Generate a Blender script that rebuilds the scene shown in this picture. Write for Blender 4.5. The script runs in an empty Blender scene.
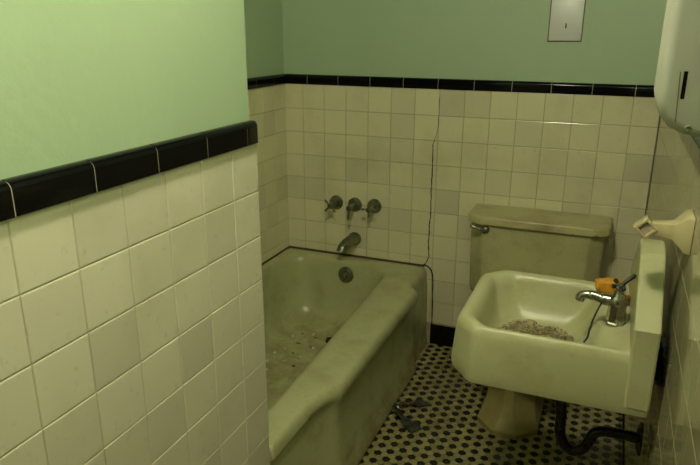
import bpy, bmesh, math, random
from mathutils import Vector, Matrix, noise
C = bpy.context.scene
COL = C.collection
random.seed(7)
PI = math.pi
T = 0.108            # wall tile pitch
XR = 1.595           # right wall
XN = 0.706           # near partition face
YN = -1.463          # partition end / foot of the tub
H = 2.42

# ------------------------------------------------------------------ materials
def sock(n, name, v):
    if name in n.inputs: n.inputs[name].default_value = v
def rgb(c): return (c[0], c[1], c[2], 1.0)
class Mat:
    def __init__(s, name, base, rough=.5, metal=0.0, spec=.5, coat=0.0):
        s.m = bpy.data.materials.new(name); s.m.use_nodes = True
        s.nt = s.m.node_tree; s.N = s.nt.nodes; s.L = s.nt.links
        s.b = s.N['Principled BSDF']
        sock(s.b, 'Base Color', rgb(base)); sock(s.b, 'Roughness', rough); sock(s.b, 'Metallic', metal)
        sock(s.b, 'Specular IOR Level', spec); sock(s.b, 'Coat Weight', coat); sock(s.b, 'Coat Roughness', .08)
        s.col = None; s.base = base
        s.tc = s.N.new('ShaderNodeTexCoord')
    def noise(s, scale, detail=4, rough=.55, dist=0.0, stretch=None):
        n = s.N.new('ShaderNodeTexNoise'); n.inputs['Scale'].default_value = scale
        n.inputs['Detail'].default_value = detail; n.inputs['Roughness'].default_value = rough
        n.inputs['Distortion'].default_value = dist
        src = s.tc.outputs['Object']
        if stretch:
            mp = s.N.new('ShaderNodeMapping'); mp.inputs['Scale'].default_value = stretch
            s.L.new(src, mp.inputs['Vector']); src = mp.outputs['Vector']
        s.L.new(src, n.inputs['Vector']); return n.outputs['Fac']
    def ramp(s, fac, a, b, va=0.0, vb=1.0):
        r = s.N.new('ShaderNodeMapRange'); r.inputs['From Min'].default_value = a; r.inputs['From Max'].default_value = b
        r.inputs['To Min'].default_value = va; r.inputs['To Max'].default_value = vb
        s.L.new(fac, r.inputs['Value']); return r.outputs['Result']
    def mul(s, a, b):
        r = s.N.new('ShaderNodeMath'); r.operation = 'MULTIPLY'; s.L.new(a, r.inputs[0])
        if isinstance(b, (int, float)): r.inputs[1].default_value = b
        else: s.L.new(b, r.inputs[1])
        return r.outputs[0]
    def mix(s, fac, color):
        m = s.N.new('ShaderNodeMix'); m.data_type = 'RGBA'
        if s.col is None: m.inputs[6].default_value = rgb(s.base)
        else: s.L.new(s.col, m.inputs[6])
        m.inputs[7].default_value = rgb(color)
        s.L.new(fac, m.inputs[0]); s.col = m.outputs[2]; s.L.new(s.col, s.b.inputs['Base Color']); return s
    def attr(s, name):
        a = s.N.new('ShaderNodeAttribute'); a.attribute_name = name; return a.outputs['Fac']
    def bump(s, h, strength=.2, dist=.002):
        b = s.N.new('ShaderNodeBump'); b.inputs['Strength'].default_value = strength; b.inputs['Distance'].default_value = dist
        s.L.new(h, b.inputs['Height']); s.L.new(b.outputs['Normal'], s.b.inputs['Normal']); return s
    def rough(s, fac): s.L.new(fac, s.b.inputs['Roughness']); return s
    def sep(s, axis):
        n = s.N.new('ShaderNodeSeparateXYZ'); s.L.new(s.tc.outputs['Object'], n.inputs[0]); return n.outputs[axis]

def wall_tile(name, base, dark, rough=.16, bp=.12):
    m = Mat(name, base, rough)
    m.mix(m.ramp(m.attr('tint'), 0, 1, 0, 1), dark)
    m.mix(m.mul(m.ramp(m.noise(3.0, 5), .52, .75), .35), (.34, .30, .16))
    m.mix(m.mul(m.ramp(m.noise(60, 3), .62, .78), .25), (.30, .26, .14))
    m.bump(m.noise(14, 2), bp, .002)
    return m.m
M = {}
M['tile'] = wall_tile('glazed_cream_tile', (.76, .71, .46), (.63, .585, .40))
M['tile_near'] = wall_tile('glazed_ivory_tile', (.75, .685, .53), (.64, .585, .45), .2)
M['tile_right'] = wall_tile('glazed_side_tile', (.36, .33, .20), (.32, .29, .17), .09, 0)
def grout(name, c, d):
    m = Mat(name, c, .9); m.mix(m.ramp(m.noise(9, 5), .4, .65), d); return m.m
M['grout'] = grout('grout_dirty', (.42, .36, .21), (.30, .25, .14))
M['grout_near'] = grout('grout_near', (.62, .57, .38), (.50, .45, .29))
M['grout_black'] = grout('grout_cap', (.42, .38, .26), (.3, .27, .18))
m = Mat('black_glazed_tile', (.004, .004, .004), .1, spec=.22); m.bump(m.noise(20, 3), .15, .002); M['black'] = m.m
m = Mat('green_paint', (.42, .53, .345), .5)
m.mix(m.mul(m.ramp(m.noise(1.6, 4), .4, .7), .5), (.37, .475, .30))
m.mix(m.mul(m.ramp(m.noise(25, 5), .62, .75), .3), (.50, .60, .40))
m.bump(m.noise(45, 4), .25, .003); M['green'] = m.m
m = Mat('ceiling_paint', (.22, .24, .17), .7); m.bump(m.noise(30, 3), .2, .003); M['ceil'] = m.m  # unseen ceiling, given a dark tone to lower the bounced light

def enamel(name, base, stain, amt, rough=.2, sc=7):
    m = Mat(name, base, rough)
    m.mix(m.mul(m.ramp(m.noise(sc, 6, .65), .48, .72), amt), stain)
    m.mix(m.mul(m.ramp(m.noise(sc*9, 4, .6), .6, .72), amt*.8), stain)
    m.bump(m.noise(6, 2), .06, .004)
    return m
tm = enamel('tub_enamel', (.46, .46, .245), (.28, .235, .10), .5, .27, 8)
tm.mix(tm.mul(tm.mul(tm.ramp(tm.sep(2), .14, .088), tm.ramp(tm.noise(11, 5, .7), .38, .62)), .6), (.26, .20, .07))
M['tub'] = tm.m
M['tank'] = enamel('toilet_china', (.50, .475, .245), (.30, .25, .10), .5, .22).m
M['lid'] = enamel('toilet_lid_china', (.52, .47, .24), (.26, .20, .08), .75, .3).m
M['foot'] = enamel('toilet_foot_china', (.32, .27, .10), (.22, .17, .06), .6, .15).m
M['sink'] = enamel('sink_enamel', (.44, .435, .245), (.34, .28, .11), .55, .36, 9).m
def chrome(name, c, r):
    m = Mat(name, c, r, 1.0); m.rough(m.ramp(m.noise(50, 4), .3, .7, r*.6, r*1.6))
    m.mix(m.mul(m.ramp(m.noise(35, 5), .5, .65), .6), tuple(x*.35 for x in c)); return m.m
M['chrome'] = chrome('worn_chrome', (.42, .41, .36), .2)
M['dull'] = chrome('tarnished_chrome', (.28, .29, .20), .36)
M['drain'] = chrome('dark_drain_metal', (.06, .05, .035), .45)
M['pipe'] = chrome('dark_pipe', (.045, .045, .04), .25)
M['dark'] = Mat('crack_dark', (.008, .008, .004), 1.0, spec=0).m
M['joint'] = Mat('mouldy_joint', (.09, .07, .03), .9).m
M['rubber'] = Mat('black_rubber', (.012, .013, .009), .5).m
m = Mat('switch_plate_metal', (.74, .72, .70), .42, .15); m.bump(m.noise(8, 2), .1, .002); M['plate'] = m.m
M['plate_edge'] = Mat('plate_edge_paint', (.16, .13, .07), .6).m
m = Mat('dispenser_enamel', (.47, .45, .39), .5); m.mix(m.mul(m.ramp(m.noise(4, 4), .5, .7), .2), (.33, .31, .22)); M['disp'] = m.m
m = Mat('bracket_ceramic', (.50, .43, .24), .2); m.mix(m.mul(m.ramp(m.noise(30, 3), .5, .7), .5), (.40, .30, .14)); M['bracket'] = m.m
M['socket'] = Mat('socket_bare_clay', (.40, .31, .25), .8).m
m = Mat('orange_soap', (.62, .28, .015), .45); m.mix(m.mul(m.ramp(m.noise(60, 4), .45, .7), .6), (.36, .12, .01)); M['soap'] = m.m
m = Mat('brown_soap', (.22, .07, .012), .55); m.mix(m.mul(m.ramp(m.noise(60, 4), .45, .7), .6), (.1, .035, .01)); M['soap2'] = m.m
m = Mat('strip_plastic', (.045, .05, .03), .35); m.mix(m.ramp(m.noise(40, 4), .45, .6), (.015, .018, .012)); M['strip'] = m.m
m = Mat('strip_knot', (.2, .2, .15), .25, .7); m.mix(m.ramp(m.noise(120, 3), .45, .55), (.02, .02, .015)); M['knot'] = m.m
M['white_hex'] = None
m = Mat('white_hex_tile', (.34, .31, .13), .25); m.mix(m.attr('tint'), (.24, .21, .085))
m.mix(m.mul(m.ramp(m.noise(3, 5), .45, .7), .6), (.18, .15, .06)); M['white_hex'] = m.m
m = Mat('black_hex_tile', (.006, .006, .006), .3); M['black_hex'] = m.m
M['floor_grout'] = grout('floor_grout', (.20, .175, .075), (.12, .10, .045))
m = Mat('debris_flakes', (.50, .43, .23), .8); m.mix(m.attr('tint'), (.12, .065, .025)); M['flakes'] = m.m
M['chip_pale'] = Mat('pale_paint_chip', (.54, .55, .36), .6).m
M['chip_dark'] = Mat('dark_flake', (.05, .04, .02), .7).m
M['door'] = Mat('door_paint', (.34, .37, .25), .45).m
M['brass'] = Mat('brass_knob', (.4, .3, .12), .3, 1.0).m
m = Mat('lamp_glass', (.8, .8, .7), .3); sock(m.b, 'Emission Color', (1, .94, .71, 1)); sock(m.b, 'Emission Strength', 215.0); M['lamp'] = m.m

m = Mat('bulb_glass', (.8, .8, .7), .3); sock(m.b, 'Emission Color', (1, .94, .71, 1)); sock(m.b, 'Emission Strength', 140.0); M['lamp2'] = m.m

# ------------------------------------------------------------------ helpers
def link(name, me, mats, parent=None):
    o = bpy.data.objects.new(name, me); COL.objects.link(o)
    for q in (mats if isinstance(mats, (list, tuple)) else [mats]): me.materials.append(q)
    if parent: o.parent = parent; o.matrix_parent_inverse = parent.matrix_world.inverted()
    return o
def done(bm, name, mats, parent=None, smooth=True, ang=35):
    bmesh.ops.recalc_face_normals(bm, faces=bm.faces)
    me = bpy.data.meshes.new(name); bm.to_mesh(me); bm.free()
    if smooth:
        me.polygons.foreach_set('use_smooth', [True]*len(me.polygons)); me.set_sharp_from_angle(angle=math.radians(ang))
    return link(name, me, mats, parent)
def tag(o, label, cat, group=None, kind=None):
    o['label'] = label; o['category'] = cat
    if group: o['group'] = group
    if kind: o['kind'] = kind
    return o
def struct(o): o['kind'] = 'structure'; return o
def empty(name, loc):
    o = bpy.data.objects.new(name, None); COL.objects.link(o); o.location = loc; o.empty_display_size = .05
    o.matrix_world = Matrix.Translation(loc); return o
def box(bm, x0, x1, y0, y1, z0, z1, bev=0, seg=2, mat=0):
    vs = [bm.verts.new((x, y, z)) for z in (z0, z1) for y in (y0, y1) for x in (x0, x1)]
    idx = [(0,2,3,1), (4,5,7,6), (0,1,5,4), (2,6,7,3), (0,4,6,2), (1,3,7,5)]
    fs = [bm.faces.new([vs[i] for i in f]) for f in idx]
    for f in fs: f.material_index = mat
    if bev:
        es = list({e for f in fs for e in f.edges})
        bmesh.ops.bevel(bm, geom=es, offset=bev, segments=seg, profile=.5, affect='EDGES', clamp_overlap=True, material=-1)
    return vs
def loft(bm, loops, cap0=False, cap1=False, closed=True, mat=0):
    rs = [[bm.verts.new(p) for p in l] for l in loops]
    n = len(loops[0])
    for a, b in zip(rs, rs[1:]):
        for i in range(n if closed else n-1):
            j = (i+1) % n
            f = bm.faces.new((a[i], a[j], b[j], b[i])); f.material_index = mat
    if cap0: bm.faces.new(rs[0]).material_index = mat
    if cap1: bm.faces.new(rs[-1]).material_index = mat
    return rs
def rpoly(pts, rad, z, ns=6, nc=5):
    """rounded polygon: fixed number of points per corner and per side"""
    n = len(pts); out = []
    cor = []
    for i in range(n):
        p = Vector(pts[i]); a = Vector(pts[i-1]); b = Vector(pts[(i+1) % n]); r = rad[i] if isinstance(rad, (list, tuple)) else rad
        u = (a-p).normalized(); v = (b-p).normalized()
        ang = u.angle(v); d = min(r/math.tan(ang/2), (a-p).length*.48, (b-p).length*.48); rr = d*math.tan(ang/2)
        c = p + (u+v).normalized()*(rr/math.sin(ang/2))
        s, e = p+u*d, p+v*d
        arc = []
        for k in range(nc):
            t = k/(nc-1)
            q = (s-c).lerp(e-c, t)
            q = q.normalized()*rr if q.length > 1e-9 else q
            arc.append(c+q)
        cor.append(arc)
    for i in range(n):
        out += cor[i]
        a = cor[i][-1]; b = cor[(i+1) % n][0]
        for k in range(1, ns): out.append(a.lerp(b, k/ns))
    return [Vector((q.x, q.y, z)) for q in out]
def inset_lerp(A, B, t, z): return [Vector((a.x+(b.x-a.x)*t, a.y+(b.y-a.y)*t, z)) for a, b in zip(A, B)]
def frame_of(d):
    d = d.normalized(); up = Vector((0, 0, 1)) if abs(d.z) < .95 else Vector((0, 1, 0))
    u = d.cross(up).normalized(); v = u.cross(d).normalized(); return u, v
def tube(bm, pts, rad, n=14, cap=True, mat=0):
    pts = [Vector(p) for p in pts]; loops = []
    pu = None
    for i, p in enumerate(pts):
        d = (pts[min(i+1, len(pts)-1)] - pts[max(i-1, 0)])
        r = rad[i] if isinstance(rad, (list, tuple)) else rad
        u, v = frame_of(d)
        if pu is not None:
            dn = d.normalized(); u = (pu - dn*pu.dot(dn)).normalized(); v = u.cross(dn).normalized()
        pu = u
        loops.append([p + (u*math.cos(2*PI*k/n) + v*math.sin(2*PI*k/n))*r for k in range(n)])
    loft(bm, loops, cap, cap, mat=mat)
def lathe(bm, org, axis, prof, n=28, mat=0, sides=None):
    org = Vector(org); ax = Vector(axis).normalized(); u, v = frame_of(ax); n = sides or n
    loops = [[org + ax*h + (u*math.cos(2*PI*k/n) + v*math.sin(2*PI*k/n))*r for k in range(n)] for h, r in prof]
    loft(bm, loops, True, True, mat=mat)
def curve_pts(P, n=8):
    """Catmull-Rom through points"""
    P = [Vector(p) for p in P]; Q = [P[0]*2-P[1]] + P + [P[-1]*2-P[-2]]; out = []
    for i in range(1, len(Q)-2):
        a, b, c, d = Q[i-1:i+3]
        for k in range(n):
            t = k/n
            out.append(.5*((2*b)+(c-a)*t+(2*a-5*b+4*c-d)*t*t+(3*b-a-3*c+d)*t**3))
    return out + [P[-1]]

def tiles(name, mat, org, U, V, N, us, vs, parent, gap=.0018, th=.0026, edge=.0020, jit=.0003, bias=.0):
    bm = bmesh.new(); lay = bm.faces.layers.float.new('tint')
    org, U, V, N = map(Vector, (org, U, V, N))
    for i in range(len(us)-1):
        for j in range(len(vs)-1):
            a, b, c, d = us[i], us[i+1], vs[j], vs[j+1]
            t = random.random(); t = (t*.35 if t < .72 else .45+.55*random.random()) + bias
            tl = [random.uniform(-jit, jit) for _ in range(4)]
            rings = []
            for ins, h in ((gap/2, -.003), (gap/2, th*.45), (gap/2+edge*.35, th*.82), (gap/2+edge, th)):
                q = [(a+ins, c+ins), (b-ins, c+ins), (b-ins, d-ins), (a+ins, d-ins)]
                rings.append([bm.verts.new(org + U*x + V*y + N*(h + (tl[k] if h > 0 else 0))) for k, (x, y) in enumerate(q)])
            fs = []
            for r0, r1 in zip(rings, rings[1:]):
                for k in range(4): fs.append(bm.faces.new((r0[k], r0[(k+1) % 4], r1[(k+1) % 4], r1[k])))
            fs.append(bm.faces.new(rings[-1]))
            for f in fs: f[lay] = min(1, max(0, t))
    o = done(bm, name, mat, parent, smooth=False); return struct(o)

def frange(a, b, st):
    out = [a]
    while out[-1] + st < b - 1e-6: out.append(out[-1]+st)
    if b - out[-1] < .012: out[-1] = b
    else: out.append(b)
    return out
ZR = [0.0] + [.108*k for k in range(1, 11)] + [1.192]          # base 0-.108 then ten rows to 1.188
ZT = 1.192

def slab(name, x0, x1, y0, y1, z0, z1, mat, parent=None):
    bm = bmesh.new(); box(bm, x0, x1, y0, y1, z0, z1)
    return struct(done(bm, name, mat, parent, smooth=False))

def cap_run(name, org, U, N, L0, L1, joints, z0, h, depth, endr=False):
    """black bull-nosed cap tiles: box along U, back at 0, front at depth along N"""
    bm = bmesh.new(); org, U, N = Vector(org), Vector(U), Vector(N)
    js = [L0] + [j for j in joints if L0 < j < L1] + [L1]
    for k, (a, b) in enumerate(zip(js, js[1:])):
        a2, b2 = a+.0013, b-.0013
        prof = [(0, 0), (depth, 0)]
        r = min(.013, depth*.95)
        prof += [(depth - r*(1-math.cos(t)), h - r*(1-math.sin(t))) for t in [PI/2*q/6 for q in range(7)]] + [(0, h)]
        ends = [a2, b2]
        if endr and k == 0:
            ends = [a2 + r*(1-math.sin(PI/2*q/5)) for q in range(5)] + [a2+r, b2]
            ends = []
            for q in range(6):
                t = PI/2*q/5; ends.append((a2 + r*(1-math.sin(t)), r*(1-math.cos(t))))
            ends = [(a2 + r - r*math.sin(PI/2*(5-q)/5), r - r*math.cos(PI/2*(5-q)/5)) for q in range(6)] + [(b2, 0)]
        else: ends = [(a2, 0), (b2, 0)]
        loops = []
        for s, dd in ends:
            loops.append([org + U*s + N*max(0, (p-dd) if p > .3*depth else p) + Vector((0, 0, z0 + min(q, h-dd*.8))) for p, q in prof])
        loft(bm, loops, True, True)
    o = done(bm, name, M['black'], None, True, 40)
    bm = bmesh.new(); d = depth-.0012; hh = h-.0012; r = min(.013, depth*.95)
    prof = [(0, 0), (d, 0)] + [(d - r*(1-math.cos(t)), hh - r*(1-math.sin(t))) for t in [PI/2*q/6 for q in range(7)]] + [(0, hh)]
    loft(bm, [[org + U*s + N*p + Vector((0, 0, z0+q)) for p, q in prof] for s in (L0 + (.014 if endr else 0), L1)], True, True)
    struct(done(bm, 'cap_grout', M['grout_black'], o, True, 40))
    return o

# ------------------------------------------------------------------ floor
fl = slab('floor', -.05, 1.75, -3.9, .1, -.12, -.0015, M['floor_grout'])
bm = bmesh.new(); lay = bm.faces.layers.float.new('tint')
S = .0264; ph = Vector((.998, -.766))
for r in range(-110, 45):
    for q in range(-80, 80):
        x = ph.x + q*S + r*S/2; y = ph.y + r*S*math.sqrt(3)/2
        if not (.68 < x < 1.60 and -3.6 < y < .005): continue
        if y < -1.9 and x < .70: continue
        black = (q-r) % 3 == 0
        R0 = S/math.sqrt(3) - (.0004 if black else .0008)
        ring = []
        dz = random.uniform(-.0003, .0003); tx = random.uniform(-.02, .02); ty = random.uniform(-.02, .02)
        for rr, z in ((R0, -.003), (R0, -.0004), (R0-.0011, 0.0003)):
            ring.append([bm.verts.new((x+rr*math.cos(PI/6+PI/3*k), y+rr*math.sin(PI/6+PI/3*k),
                        z + dz + (tx*rr*math.cos(PI/6+PI/3*k) + ty*rr*math.sin(PI/6+PI/3*k) if z > -.002 else 0))) for k in range(6)])
        t = random.random()**2
        fs = [bm.faces.new((a[k], a[(k+1) % 6], b[(k+1) % 6], b[k])) for a, b in zip(ring, ring[1:]) for k in range(6)] + [bm.faces.new(ring[-1])]
        for f in fs: f.material_index = 1 if black else 0; f[lay] = t
struct(done(bm, 'floor_tiles', [M['white_hex'], M['black_hex']], fl, smooth=False))

# ------------------------------------------------------------------ walls
wb = slab('wall_back', -.15, 1.75, .0, .12, 0, H, M['green'])
tb = .0  # tile face is the wall plane used for measuring; plaster sits a little behind
wb.location.y = .008
us = [0.0, .093] + [.093+T*k for k in range(1, 15)]
us = [u for u in us if u < XR-.01] + [XR]
bg = slab('tile_bed_back', 0, XR, -.0025, .008, 0, ZT, M['grout'], None)
bg.name = 'wall_back_tile_bed'; bg.parent = wb; bg.matrix_parent_inverse = Matrix.Translation((0, -.008, 0))
bpy.context.view_layer.update()
t_ = tiles('wall_tiles', M['tile'], (0, -.0025, 0), (1,0,0), (0,0,1), (0,-1,0), us, ZR[1:], None); t_.parent = bg
base = tiles('baseboard_back', M['black'], (0, -.0025, 0), (1,0,0), (0,0,1), (0,-1,0), frange(.745, XR, .152), [0, .102], None, th=.006)
o = struct(cap_run('trim_1', (0, .008, 0), (1,0,0), (0,-1,0), 0, XR, [.118+.1535*k for k in range(0, 12)], ZT, .043, .016))

# alcove left wall
wl = slab('wall_left', -.12, -.008, -1.6, .12, 0, H, M['green'])
bg = slab('wall_left_tile_bed', -.008, .0025-.003, YN, .0, .3, ZT, M['grout'], wl)
ys = frange(.0, -YN, T)
tiles('wall_tiles', M['tile'], (.0025-.003, 0, 0), (0,-1,0), (0,0,1), (1,0,0), ys, ZR[2:], bg, bias=.08)
o = struct(cap_run('trim_2', (-.008, 0, 0), (0,-1,0), (1,0,0), 0, -YN, [.12+.1535*k for k in range(0, 12)], ZT, .043, .016))

# partition (left wall of the room, near the camera)
wp = slab('wall_partition', -.12, XN-.012, -3.9, YN-.012, 0, H, M['green'])
bg = slab('wall_partition_tile_bed', XN-.012, XN-.003, -3.9, YN-.004, 0, ZT, M['grout_near'], wp)
rowsN = ZR
tiles('wall_tiles', M['tile_near'], (XN-.0035, YN, 0), (0,-1,0), (0,0,1), (1,0,0), [0, .105]+[.105+.1095*k for k in range(1, 22)], rowsN[1:], bg,
      gap=.0016, th=.0024, edge=.0022, jit=.0003)
struct(tiles('baseboard_partition', M['black'], (XN-.0035, YN, 0), (0,-1,0), (0,0,1), (1,0,0), frange(0, 2.4, .152), [0, .104], None, th=.0055))
# tiles that turn the corner on the partition end, above the tub
bg2 = slab('wall_partition_end_bed', 0, XN-.003, YN-.012, YN-.003, .3, ZT, M['grout_near'], wp)
tiles('wall_end_tiles', M['tile_near'], (0, YN-.0035, 0), (1,0,0), (0,0,1), (0,1,0), frange(0, XN-.001, T), rowsN[4:], bg2)
o = struct(cap_run('trim_3', (XN-.012, YN, 0), (0,-1,0), (1,0,0), -.002, 2.4, [.051+.1485*k for k in range(0, 16)], ZT, .049, .019, True))
struct(cap_run('trim_4', (0, YN-.012, 0), (1,0,0), (0,1,0), 0, XN-.006, [.1525*k for k in range(1, 5)], ZT, .049, .014))

# right wall
wr = slab('wall_right', XR+.008, XR+.14, -3.9, .12, 0, H, M['green'])
bg = slab('wall_right_tile_bed', XR+.003, XR+.008, -3.9, 0, 0, ZT, M['grout'], wr)
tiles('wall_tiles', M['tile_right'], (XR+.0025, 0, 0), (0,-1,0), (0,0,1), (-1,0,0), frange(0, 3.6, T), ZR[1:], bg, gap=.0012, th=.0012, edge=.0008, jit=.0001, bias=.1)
struct(tiles('baseboard_right', M['black'], (XR+.0035, 0, 0), (0,-1,0), (0,0,1), (-1,0,0), frange(0, 3.6, .152), [0, .102], None, th=.006))
struct(cap_run('trim_5', (XR+.008, 0, 0), (0,-1,0), (-1,0,0), 0, 3.6, [.03+.1535*k for k in range(0, 24)], ZT, .043, .018))

slab('ceiling', -.15, 1.75, -3.9, .13, H, H+.1, M['ceil'])
# unseen front wall; its doorway is left open to cut bounce light
wf = slab('wall_front', .55, .80, -3.9, -3.75, 0, H, M['green'])
slab('wall_front_header', .80, 1.55, -3.9, -3.75, 2.05, H, M['green'], wf)
slab('wall_front_side', 1.55, 1.75, -3.9, -3.75, 0, H, M['green'], wf)

# crack in the tiled wall above the tub and the open joint beside the tub
def ribbon(pts, w, y0, name, mat, parent):
    bm = bmesh.new(); L = []
    for i, (x, z) in enumerate(pts):
        a = Vector(pts[max(0, i-1)]); b = Vector(pts[min(len(pts)-1, i+1)]); d = (b-a).normalized(); n = Vector((-d.y, d.x))
        ww = (w[i] if isinstance(w, list) else w)*random.uniform(.6, 1.2)/2
        p, q = Vector((x, z)) - n*ww, Vector((x, z)) + n*ww
        L.append([(p.x, y0, p.y), (q.x, y0, q.y), (q.x, y0+.004, q.y), (p.x, y0+.004, p.y)])
    loft(bm, L, True, True); return done(bm, name, mat, parent, False)
CR = [(.741,1.16), (.741,1.09), (.7405,1.045), (.737,1.01), (.727,.972), (.7205,.952), (.7215,.93), (.723,.87), (.7225,.80), (.722,.74), (.7235,.68), (.724,.63), (.719,.59), (.7215,.55), (.719,.51), (.7215,.47), (.724,.44), (.716,.415), (.705,.397)]
CP = [];
for i in range(len(CR)-1):
    a, b = Vector(CR[i]), Vector(CR[i+1])
    for k in range(4): q = a.lerp(b, k/4); CP.append((q.x+random.uniform(-.0012, .0012), q.y))
CP.append(CR[-1])
wd = [.0012 + .0028*min(1, max(0, (i-14)/12)) for i in range(len(CP))]
struct(ribbon(CP, wd, -.0072, 'wall_crack', M['dark'], wb))
JP = [(.700,.396), (.722,.389), (.738,.372), (.746,.345), (.749,.30), (.751,.2), (.753,.1), (.755,.0)]
struct(ribbon([tuple(q.xy) for q in curve_pts([(a, b, 0) for a, b in JP], 4)], .0052, -.0085, 'wall_joint', M['dark'], wb))

bm = bmesh.new(); box(bm, .0, .705, -.0112, -.004, .386, .3945); struct(done(bm, 'wall_joint', M['joint'], wb, False))
bm = bmesh.new(); box(bm, .0015, .006, YN, -.004, .384, .3945); struct(done(bm, 'wall_joint', M['joint'], wl, False))

# ------------------------------------------------------------------ bathtub
def sm(t): t = max(0, min(1, t)); return t*t*(3-2*t)
tub = empty('bathtub', (.38, -.73, 0))
def tubloop(z, X, endoff, x0=.003, rc=.004):
    y0, y1 = YN+.003, -.009
    P = rpoly([(X, y0), (X, y1), (x0, y1), (x0, y0)], [rc, rc, .004, .004], z, ns=64, nc=9)
    out = []
    for p in P:
        s = sm((-.238 - p.y)/.045) * (math.exp(-(-1.115 - p.y)/.062) if p.y < -1.115 else 1)
        off = -(endoff + (0 if p.y > -.8 else (.020 if z < .345 else .006)))*(1-s)*(1 if p.x > .5 else 0)
        out.append(Vector((p.x+off, p.y, z)))
    return out
def tubin(z, x0, x1, y0, y1, r, skew=.0):
    P = rpoly([(x1, y0), (x1, y1), (x0, y1), (x0, y0)], r, z, ns=64, nc=9)
    for p in P:
        w = max(0, (p.x-.3)/(x1-.3)); t = (p.y-y1)/(y0-y1)
        p.x += skew*w*(t-.5)
    return P
bm = bmesh.new()
oA = tubloop(.385, .758, .040)
iA = tubin(.39, .045, .588, -1.385, -.085, .12, .05)
loops = [tubloop(.004, .762, .028), tubloop(.03, .761, .028), tubloop(.05, .752, .022), tubloop(.30, .748, .024), tubloop(.322, .751, .030),
         tubloop(.338, .757, .037), tubloop(.352, .7595, .0395), tubloop(.366, .758, .040)]
loops += [inset_lerp(oA, iA, t, z) for t, z in ((.03, .377), (.07, .384), (.13, .3885), (.22, .391), (.40, .3925), (.62, .3925), (.80, .3915), (.91, .388), (.97, .381))]
loops += [iA_ for iA_ in (tubin(.369, .049, .583, -1.38, -.089, .12, .05), tubin(.33, .055, .575, -1.36, -.094, .12, .048), tubin(.22, .072, .555, -1.30, -.11, .12, .04),
          tubin(.15, .088, .535, -1.25, -.128, .12, .03), tubin(.115, .105, .515, -1.20, -.15, .11, .02), tubin(.097, .13, .49, -1.16, -.18, .10, .01),
          tubin(.089, .17, .45, -1.10, -.22, .09, 0), tubin(.085, .25, .37, -.9, -.32, .04, 0))]
loft(bm, loops, False, True)
body = done(bm, 'tub_body', M['tub'], tub, True, 50)
tag(tub, 'greenish white enamelled bathtub with a thick rolled rim, under the wall spout', 'bathtub')
# overflow plate (on the sloping end) and drain
bm = bmesh.new(); c = Vector((.349, -.1, .324)); ax = Vector((0, -1, .12))
lathe(bm, c + Vector((0, .006, 0)), ax, [(0, .039), (.006, .039), (.009, .036), (.0095, .030), (.012, .027), (.013, .012), (.016, .009), (.017, .002)])
o = done(bm, 'overflow_plate', M['dull'], tub)
bm = bmesh.new(); tube(bm, [c + Vector((0, -.010, .004)), c + Vector((-.001, -.018, -.010)), c + Vector((-.002, -.018, -.026))], [.005, .0055, .004]); done(bm, 'lever', M['dull'], o)
bm = bmesh.new(); lathe(bm, (.375, -.315, .086), (0, 0, 1), [(-.003, .033), (.003, .033), (.0045, .029), (.0035, .023), (.001, .02), (.0008, .003)]); done(bm, 'drain', M['drain'], tub)

# ------------------------------------------------------------------ tub taps and spout
def esc(bm, x, z, r=.034):
    lathe(bm, (x, -.0055, z), (0, -1, 0), [(0, r), (.005, r), (.008, r*.93), (.009, r*.80), (.012, r*.74), (.014, r*.5), (.015, .36*r)])
def handle_thing(x, z, kind, label):
    t = empty('tap_handle', (x, -.006, z)); tag(t, label, 'tap handle', None)
    bm = bmesh.new(); esc(bm, x, z); done(bm, 'escutcheon', M['dull'], t)
    bm = bmesh.new(); lathe(bm, (x, -.024, z), (0, -1, 0), [(0, .012), (.046, .010), (.050, .013), (.064, .013), (.070, .009), (.071, .003)]); done(bm, 'stem', M['dull'], t)
    bm = bmesh.new(); h = Vector((x, -.082, z))
    if kind == 'cross':
        a0 = handle_thing.a
        for k in range(4):
            a = a0 + k*PI/2; d = Vector((math.cos(a), 0, math.sin(a)))
            tube(bm, [h + d*.004, h + d*.018, h + d*.03, h + d*.036 + Vector((0, 0, 0)), h + d*.038], [.0055, .0042, .0048, .006, .003], 10)
    else:
        tube(bm, [h, h + Vector((-.001, -.004, -.02)), h + Vector((-.001, -.006, -.042)), h + Vector((-.001, -.006, -.05))], [.006, .005, .0062, .004], 10)
    done(bm, 'grip', M['dull'], t)
handle_thing.a = PI/4
handle_thing(.262, .648, 'cross', 'tarnished cross tap handle on the tiles, furthest from the toilet')
handle_thing(.357, .647, 'lever', 'tarnished tap with one hanging lever, between the two cross handles')
handle_thing.a = 0.0
handle_thing(.455, .650, 'cross', 'tarnished cross tap handle on the tiles, closest to the wall crack')
sp = empty('tub_spout', (.357, -.006, .467)); tag(sp, 'dull grey curved spout on the wall above the bathtub end', 'spout')
bm = bmesh.new(); lathe(bm, (.357, -.0055, .478), (0, -1, 0), [(0, .033), (.006, .033), (.014, .030), (.02, .024)]); done(bm, 'flange', M['dull'], sp)
bm = bmesh.new(); tube(bm, curve_pts([(.357, -.012, .478), (.355, -.05, .482), (.348, -.088, .477), (.341, -.116, .463), (.337, -.128, .444)], 6),
     [.026]*3+[.0255]*6+[.025]*8+[.024]*8, 18); done(bm, 'pipe', M['dull'], sp)

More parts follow.
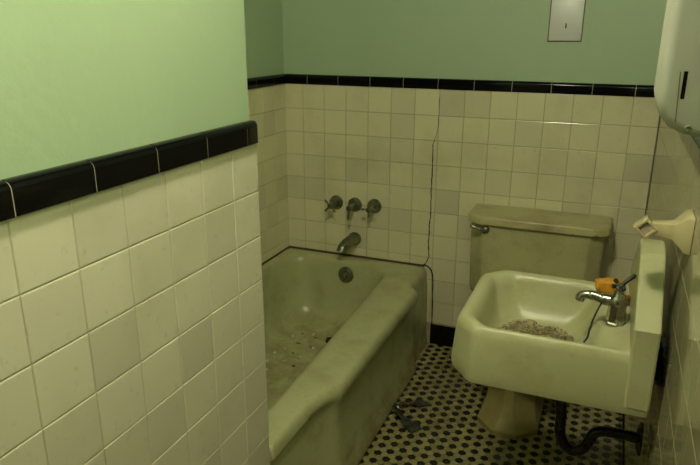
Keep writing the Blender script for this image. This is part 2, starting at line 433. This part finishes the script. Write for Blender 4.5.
# ------------------------------------------------------------------ toilet
wc = empty('toilet', (1.205, -.35, 0)); tag(wc, 'yellowed china toilet with tank against the tiled wall, behind the sink', 'toilet')
def tankloop(x0, x1, y0, y1, z, c=.055, r=.02):
    return rpoly([(x1-c, y0), (x1, y0+c*.75), (x1, y1), (x0, y1), (x0, y0+c*.75), (x0+c, y0)], [r, r, .006, .006, r, r], z, ns=4, nc=5)
bm = bmesh.new()
loft(bm, [tankloop(.972, 1.43, -.165, -.03, .352), tankloop(.951, 1.447, -.185, -.02, .362), tankloop(.945, 1.453, -.192, -.014, .385), tankloop(.941, 1.457, -.196, -.012, .55), tankloop(.939, 1.46, -.198, -.012, .682)], True, True)
done(bm, 'tank', M['tank'], wc, True, 50)
bm = bmesh.new()
LL = []
for dx, z in ((.004, .680), (0, .683), (0, .708), (.0015, .7115), (.004, .7135), (.009, .7145), (.016, .7148)):
    L = tankloop(.926+dx, 1.478-dx, -.214+dx, -.010, z, .05, .04)
    LL.append(L)
# chipped lower edge near the right corner
for L in LL[:2]:
    for p in L:
        if p.y < -.19 and 1.33 < p.x < 1.43: p.z += .004*(1+math.sin(p.x*190))
loft(bm, LL, True, True); done(bm, 'tank_lid', M['lid'], wc, True, 50)
bm = bmesh.new(); lathe(bm, (1.006, -.196, .658), (0, -1, 0), [(0, .017), (.006, .017), (.011, .014), (.016, .008), (.017, .002)])
tube(bm, curve_pts([(1.006, -.212, .658), (.985, -.220, .663), (.965, -.222, .671), (.949, -.219, .677)], 5), [.0065]*4+[.007]*5+[.0085]*6+[.007], 10)
done(bm, 'flush_lever', M['dull'], wc)
def oval(cx, y0, y1, w, z, p=2.3, n=40, sq=0):
    cy = (y0+y1)/2; L = (y1-y0)/2; out = []
    for k in range(n):
        a = 2*PI*k/n; ca, sa = math.cos(a), math.sin(a)
        out.append(Vector((cx + w*math.copysign(abs(ca)**(2/p), ca), cy + L*math.copysign(abs(sa)**(2/p), sa), z)))
    return out
def octa(cx, y0, y1, w, z, c=.07, r=.008):
    return rpoly([(cx+w-c, y0), (cx+w, y0+c), (cx+w, y1-c*.5), (cx+w-c*.5, y1), (cx-w+c*.5, y1), (cx-w, y1-c*.5), (cx-w, y0+c), (cx-w+c, y0)], r, z, ns=2, nc=3)
bm = bmesh.new()
cx = 1.199
loft(bm, [octa(cx, -.622, -.16, .113, .001), octa(cx, -.622, -.16, .113, .02), octa(cx, -.615, -.165, .108, .034), octa(cx, -.592, -.17, .098, .055), octa(cx, -.575, -.17, .09, .09), octa(cx, -.565, -.17, .086, .16), octa(cx, -.57, -.17, .09, .21)], True, True)
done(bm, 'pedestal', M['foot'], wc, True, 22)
bm = bmesh.new()
loft(bm, [oval(cx, -.56, -.17, .085, .20), oval(cx, -.61, -.16, .125, .26), oval(cx, -.665, -.14, .165, .32), oval(cx, -.69, -.13, .18, .36), oval(cx, -.695, -.13, .184, .375), oval(cx, -.69, -.135, .18, .385),
          oval(cx, -.66, -.24, .145, .385), oval(cx, -.65, -.25, .135, .375), oval(cx, -.62, -.28, .11, .30), oval(cx, -.54, -.34, .06, .24)], True, True)
done(bm, 'bowl', M['tank'], wc, True, 50)

# ------------------------------------------------------------------ sink
sk = empty('sink', (1.37, -1.21, .67)); tag(sk, 'white enamelled wall-hung sink with chamfered front corners, in front of the toilet', 'sink')
def so(z, d=0, xb=1.572):
    xb = 1.572 if xb > 1.54 else xb
    return rpoly([(xb, -1.418+d), (1.200+d*.4, -1.418+d), (1.143+d, -1.352+d*.4), (1.143+d, -1.060-d*.4), (1.200+d*.4, -1.0-d), (xb, -1.0-d)], [.004, .03, .03, .03, .03, .004], z, ns=8, nc=7)
def si(z, x0, x1, y0, y1, c=.045, r=.03):
    x0 -= .012
    return rpoly([(x1, y0), (x0+c, y0), (x0, y0+c), (x0, y1-c), (x0+c, y1), (x1, y1)], [r*.9, r, r, r, r, r*.9], z, ns=8, nc=7)
A = so(.8, .004); B = si(.8, 1.203, 1.462, -1.383, -1.040)
loops = [so(.674, .12, 1.50), so(.672, .022, 1.575), so(.668, .010, 1.580), so(.672, .003, 1.579), so(.69, .0, 1.577), so(.76, .006, 1.565), so(.783, .008, 1.561), so(.793, .010, 1.559)]
A = so(.8, .012)
loops += [inset_lerp(A, B, t, z) for t, z in ((.06, .7995), (.16, .8035), (.3, .8055), (.5, .8055), (.7, .8035), (.88, .798))]
loops += [si(.789, 1.206, 1.458, -1.380, -1.043), si(.770, 1.209, 1.449, -1.376, -1.048), si(.73, 1.217, 1.43, -1.366, -1.062), si(.705, 1.228, 1.41, -1.35, -1.08), si(.69, 1.245, 1.39, -1.33, -1.10), si(.684, 1.275, 1.365, -1.28, -1.15, .02, .02)]
bm = bmesh.new(); loft(bm, loops, True, True)
done(bm, 'basin', M['sink'], sk, True, 50)
bm = bmesh.new()   # integral back
YZ = [(-1.4188, .69), (-1.4188, .715), (-1.4135, .765), (-1.4135, .862), (-1.262, .978), (-1.235, .985), (-1.183, .985), (-1.156, .978), (-1.005, .862), (-1.005, .765), (-.9998, .715), (-.9998, .69)]
lo = []
def ysh(q, d):
    cy, cz = -1.209, .86
    return (cy + (q[0]-cy)*(1-d/.2), cz + (q[1]-cz)*(1-d/.1) if q[1] > cz else q[1])
for f, d in ((0, .005), (.0015, .002), (.005, 0), (.046, 0), (.049, .0015), (.050, .004)):
    lo.append([Vector((1.5225 + f, y, z)) for y, z in (ysh(q, d) for q in YZ)])
loft(bm, lo, True, True)
done(bm, 'backsplash', M['sink'], sk, True, 20)
bm = bmesh.new(); box(bm, 1.565, XR, -1.30, -1.12, .70, .74, .003); done(bm, 'hanger', M['pipe'], sk)
bm = bmesh.new(); lathe(bm, (1.325, -1.21, .683), (0, 0, 1), [(-.002, .024), (.003, .024), (.004, .019), (.001, .015), (0, .003)]); done(bm, 'drain', M['drain'], sk)

bm = bmesh.new()
tube(bm, curve_pts([(1.33, -1.21, .69), (1.34, -1.21, .62), (1.385, -1.21, .58), (1.40, -1.21, .52), (1.402, -1.21, .465), (1.415, -1.21, .43), (1.437, -1.21, .416), (1.462, -1.21, .43), (1.473, -1.21, .455), (1.485, -1.21, .482), (1.515, -1.21, .492), (1.59, -1.21, .492)], 6), .0135, 16)
tr = done(bm, 'drain_trap', M['pipe'], sk)
bm = bmesh.new(); lathe(bm, (1.588, -1.21, .492), (-1, 0, 0), [(0, .04), (.004, .04), (.012, .02)]); done(bm, 'flange', M['pipe'], tr)

# basin tap
tap = empty('basin_tap', (1.49, -1.258, .805)); tag(tap, 'chrome tap on the sink deck with its spout over the basin', 'tap')
tx, ty = 1.492, -1.258
bm = bmesh.new(); lathe(bm, (tx, ty, .803), (0, 0, 1), [(0, .023), (.004, .0235), (.007, .021), (.040, .019), (.046, .0205), (.050, .020)], sides=8); done(bm, 'base', M['chrome'], tap, True, 30)
bm = bmesh.new(); lathe(bm, (tx, ty, .850), (0, 0, 1), [(0, .020), (.006, .021), (.016, .018), (.024, .011), (.034, .009), (.040, .012), (.046, .011), (.049, .005)], 20); done(bm, 'bonnet', M['chrome'], tap)
bm = bmesh.new(); tube(bm, curve_pts([(tx-.005, ty, .856), (tx-.028, ty+.004, .855), (tx-.048, ty+.008, .858), (tx-.066, ty+.010, .858), (tx-.077, ty+.011, .853), (tx-.080, ty+.011, .842)], 6),
     [.0135]*8+[.0115]*8+[.010]*8+[.0105]*7, 14); done(bm, 'spout', M['chrome'], tap)
bm = bmesh.new(); h = Vector((tx, ty, .893))
for d, l in (((.55, .35, .45), .042), ((-.7, -.25, -.05), .018), ((-.3, .75, .1), .03), ((.35, -.7, -.05), .02)):
    d = Vector(d).normalized(); tube(bm, [h, h+d*l*.5, h+d*l*.85, h+d*l], [.005, .0042, .0055, .003], 10)
done(bm, 'cross_handle', M['rubber'], tap)
cd = empty('stopper_cord', (1.445, -1.34, .80)); tag(cd, 'thin black cord hanging from the tap spout to the basin edge', 'cord')
bm = bmesh.new(); tube(bm, curve_pts([(1.462, -1.253, .850), (1.455, -1.268, .840), (1.446, -1.300, .824), (1.441, -1.325, .808), (1.438, -1.348, .7985), (1.432, -1.357, .790)], 5), .0022, 8); done(bm, 'cord', M['rubber'], cd)

def blob(name, c, s, mat, rz=0, amp=.12, seed=0, label='', cat='', n=3, box_=.75):
    bm = bmesh.new(); bmesh.ops.create_icosphere(bm, subdivisions=n, radius=1)
    Rm = Matrix.Rotation(rz, 3, 'Z')
    for v in bm.verts:
        p = v.co.copy(); m_ = max(abs(p.x), abs(p.y), abs(p.z)); p = p.lerp(p/m_*.9, box_)
        p *= 1 + amp*noise.noise(p*1.7 + Vector((seed, 0, 0)))
        v.co = Rm @ Vector((p.x*s[0], p.y*s[1], p.z*s[2])) + Vector(c)
    o = done(bm, name, mat, None, True, 60)
    return tag(o, label, cat)
blob('soap_bar', (1.474, -1.080, .8225), (.038, .020, .019), M['soap'], .15, .16, 3, 'worn orange bar of soap lying on the sink deck', 'soap', 3, .55)
blob('soap_piece', (1.511, -1.145, .817), (.016, .013, .013), M['soap2'], .5, .3, 9, 'small reddish brown scrap of soap beside the orange bar', 'soap', 3, .5)

# debris heap in the basin
bm = bmesh.new(); lay = bm.faces.layers.float.new('tint')
random.seed(11)
for k in range(2600):
    a = random.uniform(0, 2*PI); rr = math.sqrt(random.random())
    wob = 1 + .16*math.sin(a*3+1) + .1*math.sin(a*7); x = 1.326 + .104*rr*wob*math.cos(a); y = -1.222 + .125*rr*min(1.05, wob)*math.sin(a)
    zf = .685 + .016*rr**3
    z = zf + max(.0, (1-rr**2.2))*(.036 + .012*math.sin(x*90)*math.sin(y*70))*random.random()**.4 + .002
    L = random.uniform(.003, .011); w = random.uniform(.0008, .003); th = .0006
    R3 = Matrix.Rotation(random.uniform(0, 2*PI), 3, 'Z') @ Matrix.Rotation(random.uniform(-.6, .6), 3, 'X') @ Matrix.Rotation(random.uniform(-.5, .5), 3, 'Y')
    n0 = len(bm.faces)
    vs = box(bm, -L/2, L/2, -w/2, w/2, -th/2, th/2)
    for v in vs: v.co = R3 @ v.co + Vector((x, y, z))
    t = random.random(); t = t*.5 if random.random() < .6 else .6+.4*t
    for f in vs[0].link_faces: f[lay] = t
    for v in vs:
        for f in v.link_faces: f[lay] = t
o = done(bm, 'debris_heap', M['flakes'], None, False)
tag(o, 'heap of brown and pale flakes filling the bottom of the sink basin', 'debris', None, 'stuff')

# flakes in the bathtub (each one its own object)
def flake(x, y, w, l, rz, dark, curl, label, group, z=.0875):
    bm = bmesh.new(); n = 6; L = []
    for i in range(n+1):
        t = i/n-.5; ww = w*(1-1.3*t*t)*(.9+.2*random.random()); zz = curl*t*t*4
        L.append([Vector((t*l, -ww/2, zz)), Vector((t*l, ww/2, zz*1.1)), Vector((t*l, ww/2, zz*1.1+.0012)), Vector((t*l, -ww/2, zz+.0012))])
    R3 = Matrix.Rotation(rz, 3, 'Z'); L = [[R3 @ p + Vector((x, y, z)) for p in q] for q in L]
    loft(bm, L, True, True)
    o = done(bm, 'paint_flake' if not dark else 'dark_flake', M['chip_dark'] if dark else M['chip_pale'], None, True, 40)
    return tag(o, label, 'flake', group)
random.seed(5)
GP = 'pale flakes on the bathtub floor'; GD = 'dark flakes on the bathtub floor'
LP = 'small pale curled flake lying on the bathtub floor'; LD = 'small dark flake lying on the bathtub floor'
FL = [  # pixel-measured spots on the tub floor: x, y, dark
 (.2,-.60,0),(.262,-.565,0),(.228,-.66,0),(.19,-.52,0),(.205,-.55,0),(.175,-.60,0),(.20,-.64,0),(.24,-.33,0),(.19,-.35,0),(.27,-.30,0),(.215,-.47,0),(.31,-.52,0),(.18,-.70,0),(.33,-.42,0)]
FDK = [(.245,-.40,1,.024,.006),(.293,-.32,1,.016,.006),(.318,-.59,1,.013,.012),(.31,-.41,1,.01,.008),(.265,-.49,1,.012,.006),(.345,-.30,1,.012,.01),(.22,-.31,1,.01,.006)]
for x, y, d in FL:
    flake(x, y, random.uniform(.008, .014), random.uniform(.012, .022), random.uniform(0, PI), 0, random.uniform(.001, .005), LP, GP)
for x, y, d, l, w in FDK:
    flake(x, y, w, l, random.uniform(-.2, .3), 1, .0012, LD, GD)

# ------------------------------------------------------------------ towel bar bracket
br = empty('towel_bar_bracket', (XR, -1.38, 1.0675)); tag(br, 'cream ceramic towel bar bracket with an empty square socket, on the wall above the sink', 'bracket')
bx, by, bz = 1.5175, -1.395, 1.0675
def diam(x, y, z, r, ax='y'):
    if ax == 'y': return [Vector((x+r, y, z)), Vector((x, y, z+r)), Vector((x-r, y, z)), Vector((x, y, z-r))]
bm = bmesh.new()
R_ = .0225
loft(bm, [diam(bx, by+.030, bz, R_*.93), diam(bx, by+.027, bz, R_), diam(bx, by+.002, bz, R_), diam(bx, by, bz, R_*.92), diam(bx, by, bz, R_*.68), diam(bx, by+.001, bz, R_*.62), diam(bx, by+.006, bz, R_*.6)], True, True)
head = done(bm, 'socket_head', M['bracket'], br, True, 25)
bm = bmesh.new(); loft(bm, [diam(bx, by+.0042, bz, R_*.585), diam(bx, by+.0058, bz, R_*.585)], True, True); done(bm, 'socket_inside', M['socket'], head, False)
bm = bmesh.new()
def rect(x, y0, y1, z0, z1): return rpoly([(y1, z0), (y1, z1), (y0, z1), (y0, z0)], .003, 0, ns=2, nc=3), x
L = []
for x, y0, y1, z0, z1 in ((bx+.006, by+.003, by+.030, bz-.0125, bz+.0125), (bx+.028, by+.001, by+.030, bz-.0135, bz+.0135), (bx+.048, by-.003, by+.033, bz-.016, bz+.016),
                         (bx+.060, by-.014, by+.042, bz-.026, bz+.026), (bx+.068, by-.022, by+.048, bz-.034, bz+.034), (XR+.0005, by-.024, by+.050, bz-.036, bz+.036)):
    q, xx = rect(x, y0, y1, z0, z1); L.append([Vector((xx, p.x, p.y)) for p in q])
loft(bm, L, True, True); done(bm, 'arm', M['bracket'], br, True, 35)

# ------------------------------------------------------------------ dispenser on the right wall
dp = empty('wall_dispenser', (XR, -2.05, 1.35)); tag(dp, 'off-white metal dispenser with a dark slot, on the wall above the black tile edge', 'dispenser')
ynear, yfar = -2.10, -1.99
PF = [(XR, 1.3455), (1.54, 1.3465), (1.505, 1.3468), (1.490, 1.349), (1.478, 1.3545), (1.4705, 1.364), (1.4675, 1.378), (1.4675, 1.42), (1.468, 1.50), (1.4685, 1.58), (1.470, 1.605), (1.478, 1.618), (1.495, 1.623), (1.54, 1.623), (XR, 1.623)]
def dprof(ins):
    out = []
    for x, z in PF:
        nz = 1 if z < 1.36 else (-1 if z > 1.60 else 0)
        out.append(Vector((min(XR, x + ins*max(0, (1.50-x)/.033)), z + nz*ins*.9, 0)))
    return out
bm = bmesh.new(); loops = []
for y, ins in ((ynear, .0085), (ynear+.0008, .0055), (ynear+.0035, .0022), (ynear+.0085, 0), (yfar-.009, 0), (yfar-.004, .002), (yfar, .01)):
    loops.append([Vector((p.x, y, p.y)) for p in dprof(ins)])
loft(bm, loops, True, True); done(bm, 'cover', M['disp'], dp, True, 60)
bm = bmesh.new(); box(bm, 1.4832, 1.4862, ynear-.0008, ynear+.001, 1.3785, 1.4005, .0004); done(bm, 'slot', M['dark'], dp, False)
bm = bmesh.new()
loft(bm, [[Vector((x-.0004, ynear-.0004, z)), Vector((x+.0004, ynear-.0004, z)), Vector((x+.0004, ynear+.001, z)), Vector((x-.0004, ynear+.001, z))] for x, z in ((1.4805, 1.400), (1.4825, 1.3595))], True, True); done(bm, 'seam', M['plate_edge'], dp, False)
bm = bmesh.new(); lathe(bm, (1.4925, ynear+.001, 1.3545), (0, -1, 0), [(0, .0032), (.0015, .0032), (.0022, .0024), (.0018, .0010), (.0014, .0008)], 20); done(bm, 'lock', M['dull'], dp)

# ------------------------------------------------------------------ metal plate high on the back wall
pl = empty('wall_plate', (1.222, 0, 1.49)); tag(pl, 'pale grey metal plate with a small dark slot, on the green wall', 'plate')
bm = bmesh.new(); box(bm, 1.1625, 1.2825, .000, .0085, 1.392, 1.600, .0025, 2); done(bm, 'face', M['plate'], pl, True, 30)
bm = bmesh.new(); box(bm, 1.1590, 1.2860, .004, .0088, 1.3885, 1.603, .001, 1); done(bm, 'edge', M['plate_edge'], pl, False)
bm = bmesh.new(); box(bm, 1.2215, 1.2255, -.004, .004, 1.438, 1.456, .0008, 1); done(bm, 'slot', M['dark'], pl, False)

# ------------------------------------------------------------------ crumpled strip on the floor
st = empty('crumpled_strip', (.82, -.61, 0)); tag(st, 'crumpled dark strip with two loose ends on the floor beside the bathtub', 'scrap')
def strip(path, ws, tw, name):
    P = curve_pts(path, 6); n = len(P); L = []
    for i, p in enumerate(P):
        t = i/(n-1); k = t*(len(ws)-1); a = int(min(k, len(ws)-2)); w = ws[a] + (ws[a+1]-ws[a])*(k-a)
        w *= 1 + .12*math.sin(i*2.1)
        d = (P[min(i+1, n-1)] - P[max(i-1, 0)]).normalized(); s = d.cross(Vector((0, 0, 1))).normalized()
        an = tw*math.sin(t*5.0)*(1-t); s = s*math.cos(an) + Vector((0, 0, 1))*math.sin(an); nn = d.cross(s).normalized()*.0012
        q = p + Vector((0, 0, .5*w*abs(math.sin(an)) + .003*math.sin(i*1.3)**2))
        rid = Vector((0, 0, .006*math.sin(t*9)**2*(1-t*.5)))
        L.append([q - s*w/2 - nn, q + rid - nn, q + s*w/2 - nn, q + s*w/2 + nn, q + rid + nn*1.2, q - s*w/2 + nn])
    bm = bmesh.new(); loft(bm, L, True, True); return done(bm, name, M['strip'], st, True, 50)
strip([(.778, -.607, .012), (.80, -.575, .012), (.828, -.553, .006), (.86, -.531, .005), (.898, -.522, .004)], [.022, .034, .032, .05, .034, .008], .9, 'tail')
strip([(.778, -.618, .010), (.802, -.648, .012), (.832, -.668, .006), (.862, -.690, .004), (.892, -.712, .004)], [.02, .034, .032, .048, .058, .05], .8, 'tail')
bm = bmesh.new()
random.seed(3)
for k in range(7):
    c = Vector((.777+random.uniform(-.008, .012), -.61+random.uniform(-.018, .018), .010+random.uniform(0, .012)))
    d = Vector((random.uniform(-1, 1), random.uniform(-1, 1), random.uniform(-.2, .5))).normalized()*.013
    tube(bm, curve_pts([c-d, c+Vector((0, 0, .004)), c+d], 4), .004, 7)
done(bm, 'knot', M['knot'], st)

# ------------------------------------------------------------------ ceiling lamp
lm = empty('ceiling_lamp', (1.07, -2.0, H)); tag(lm, 'glass globe lamp on the ceiling over the middle of the room', 'lamp')
bm = bmesh.new(); lathe(bm, (1.07, -2.0, H), (0, 0, -1), [(0, .075), (.012, .075), (.02, .05), (.03, .045)]); done(bm, 'canopy', M['plate'], lm)
bm = bmesh.new(); lathe(bm, (1.07, -2.0, H-.025), (0, 0, -1), [(0, .04), (.015, .065), (.045, .082), (.08, .072), (.105, .04), (.112, .008)]); done(bm, 'globe', M['lamp'], lm)

wl_ = empty('wall_lamp', (XR, -2.5, 1.98)); tag(wl_, 'small glass wall lamp on the tiled side wall, behind the dispenser', 'lamp')
bm = bmesh.new(); lathe(bm, (XR+.008, -2.5, 1.98), (-1, 0, 0), [(0, .045), (.01, .045), (.018, .03), (.035, .02)]); done(bm, 'wall_rose', M['plate'], wl_)
bm = bmesh.new(); lathe(bm, (1.54, -2.5, 1.945), (0, 0, 1), [(0, .012), (.01, .026), (.035, .034), (.06, .026), (.075, .01)]); done(bm, 'bulb', M['lamp2'], wl_)

# ------------------------------------------------------------------ world, camera
w = bpy.data.worlds.new('World'); C.world = w; w.use_nodes = True
w.node_tree.nodes['Background'].inputs[0].default_value = (.03, .035, .03, 1); w.node_tree.nodes['Background'].inputs[1].default_value = 1
cam = bpy.data.cameras.new('camera'); co = bpy.data.objects.new('camera', cam); COL.objects.link(co)
co.location = (1.43482, -2.69341, 1.43197); co.rotation_euler = (1.26195524, -.00291902, .390391990)
cam.sensor_width = 36; cam.sensor_fit = 'HORIZONTAL'; cam.lens = 636.723/700*36; cam.clip_start = .02
C.camera = co
C.view_settings.view_transform = 'Standard'; C.view_settings.look = 'None'; C.view_settings.gamma = 1; C.view_settings.use_curve_mapping = False
C.view_settings.exposure = 0.0
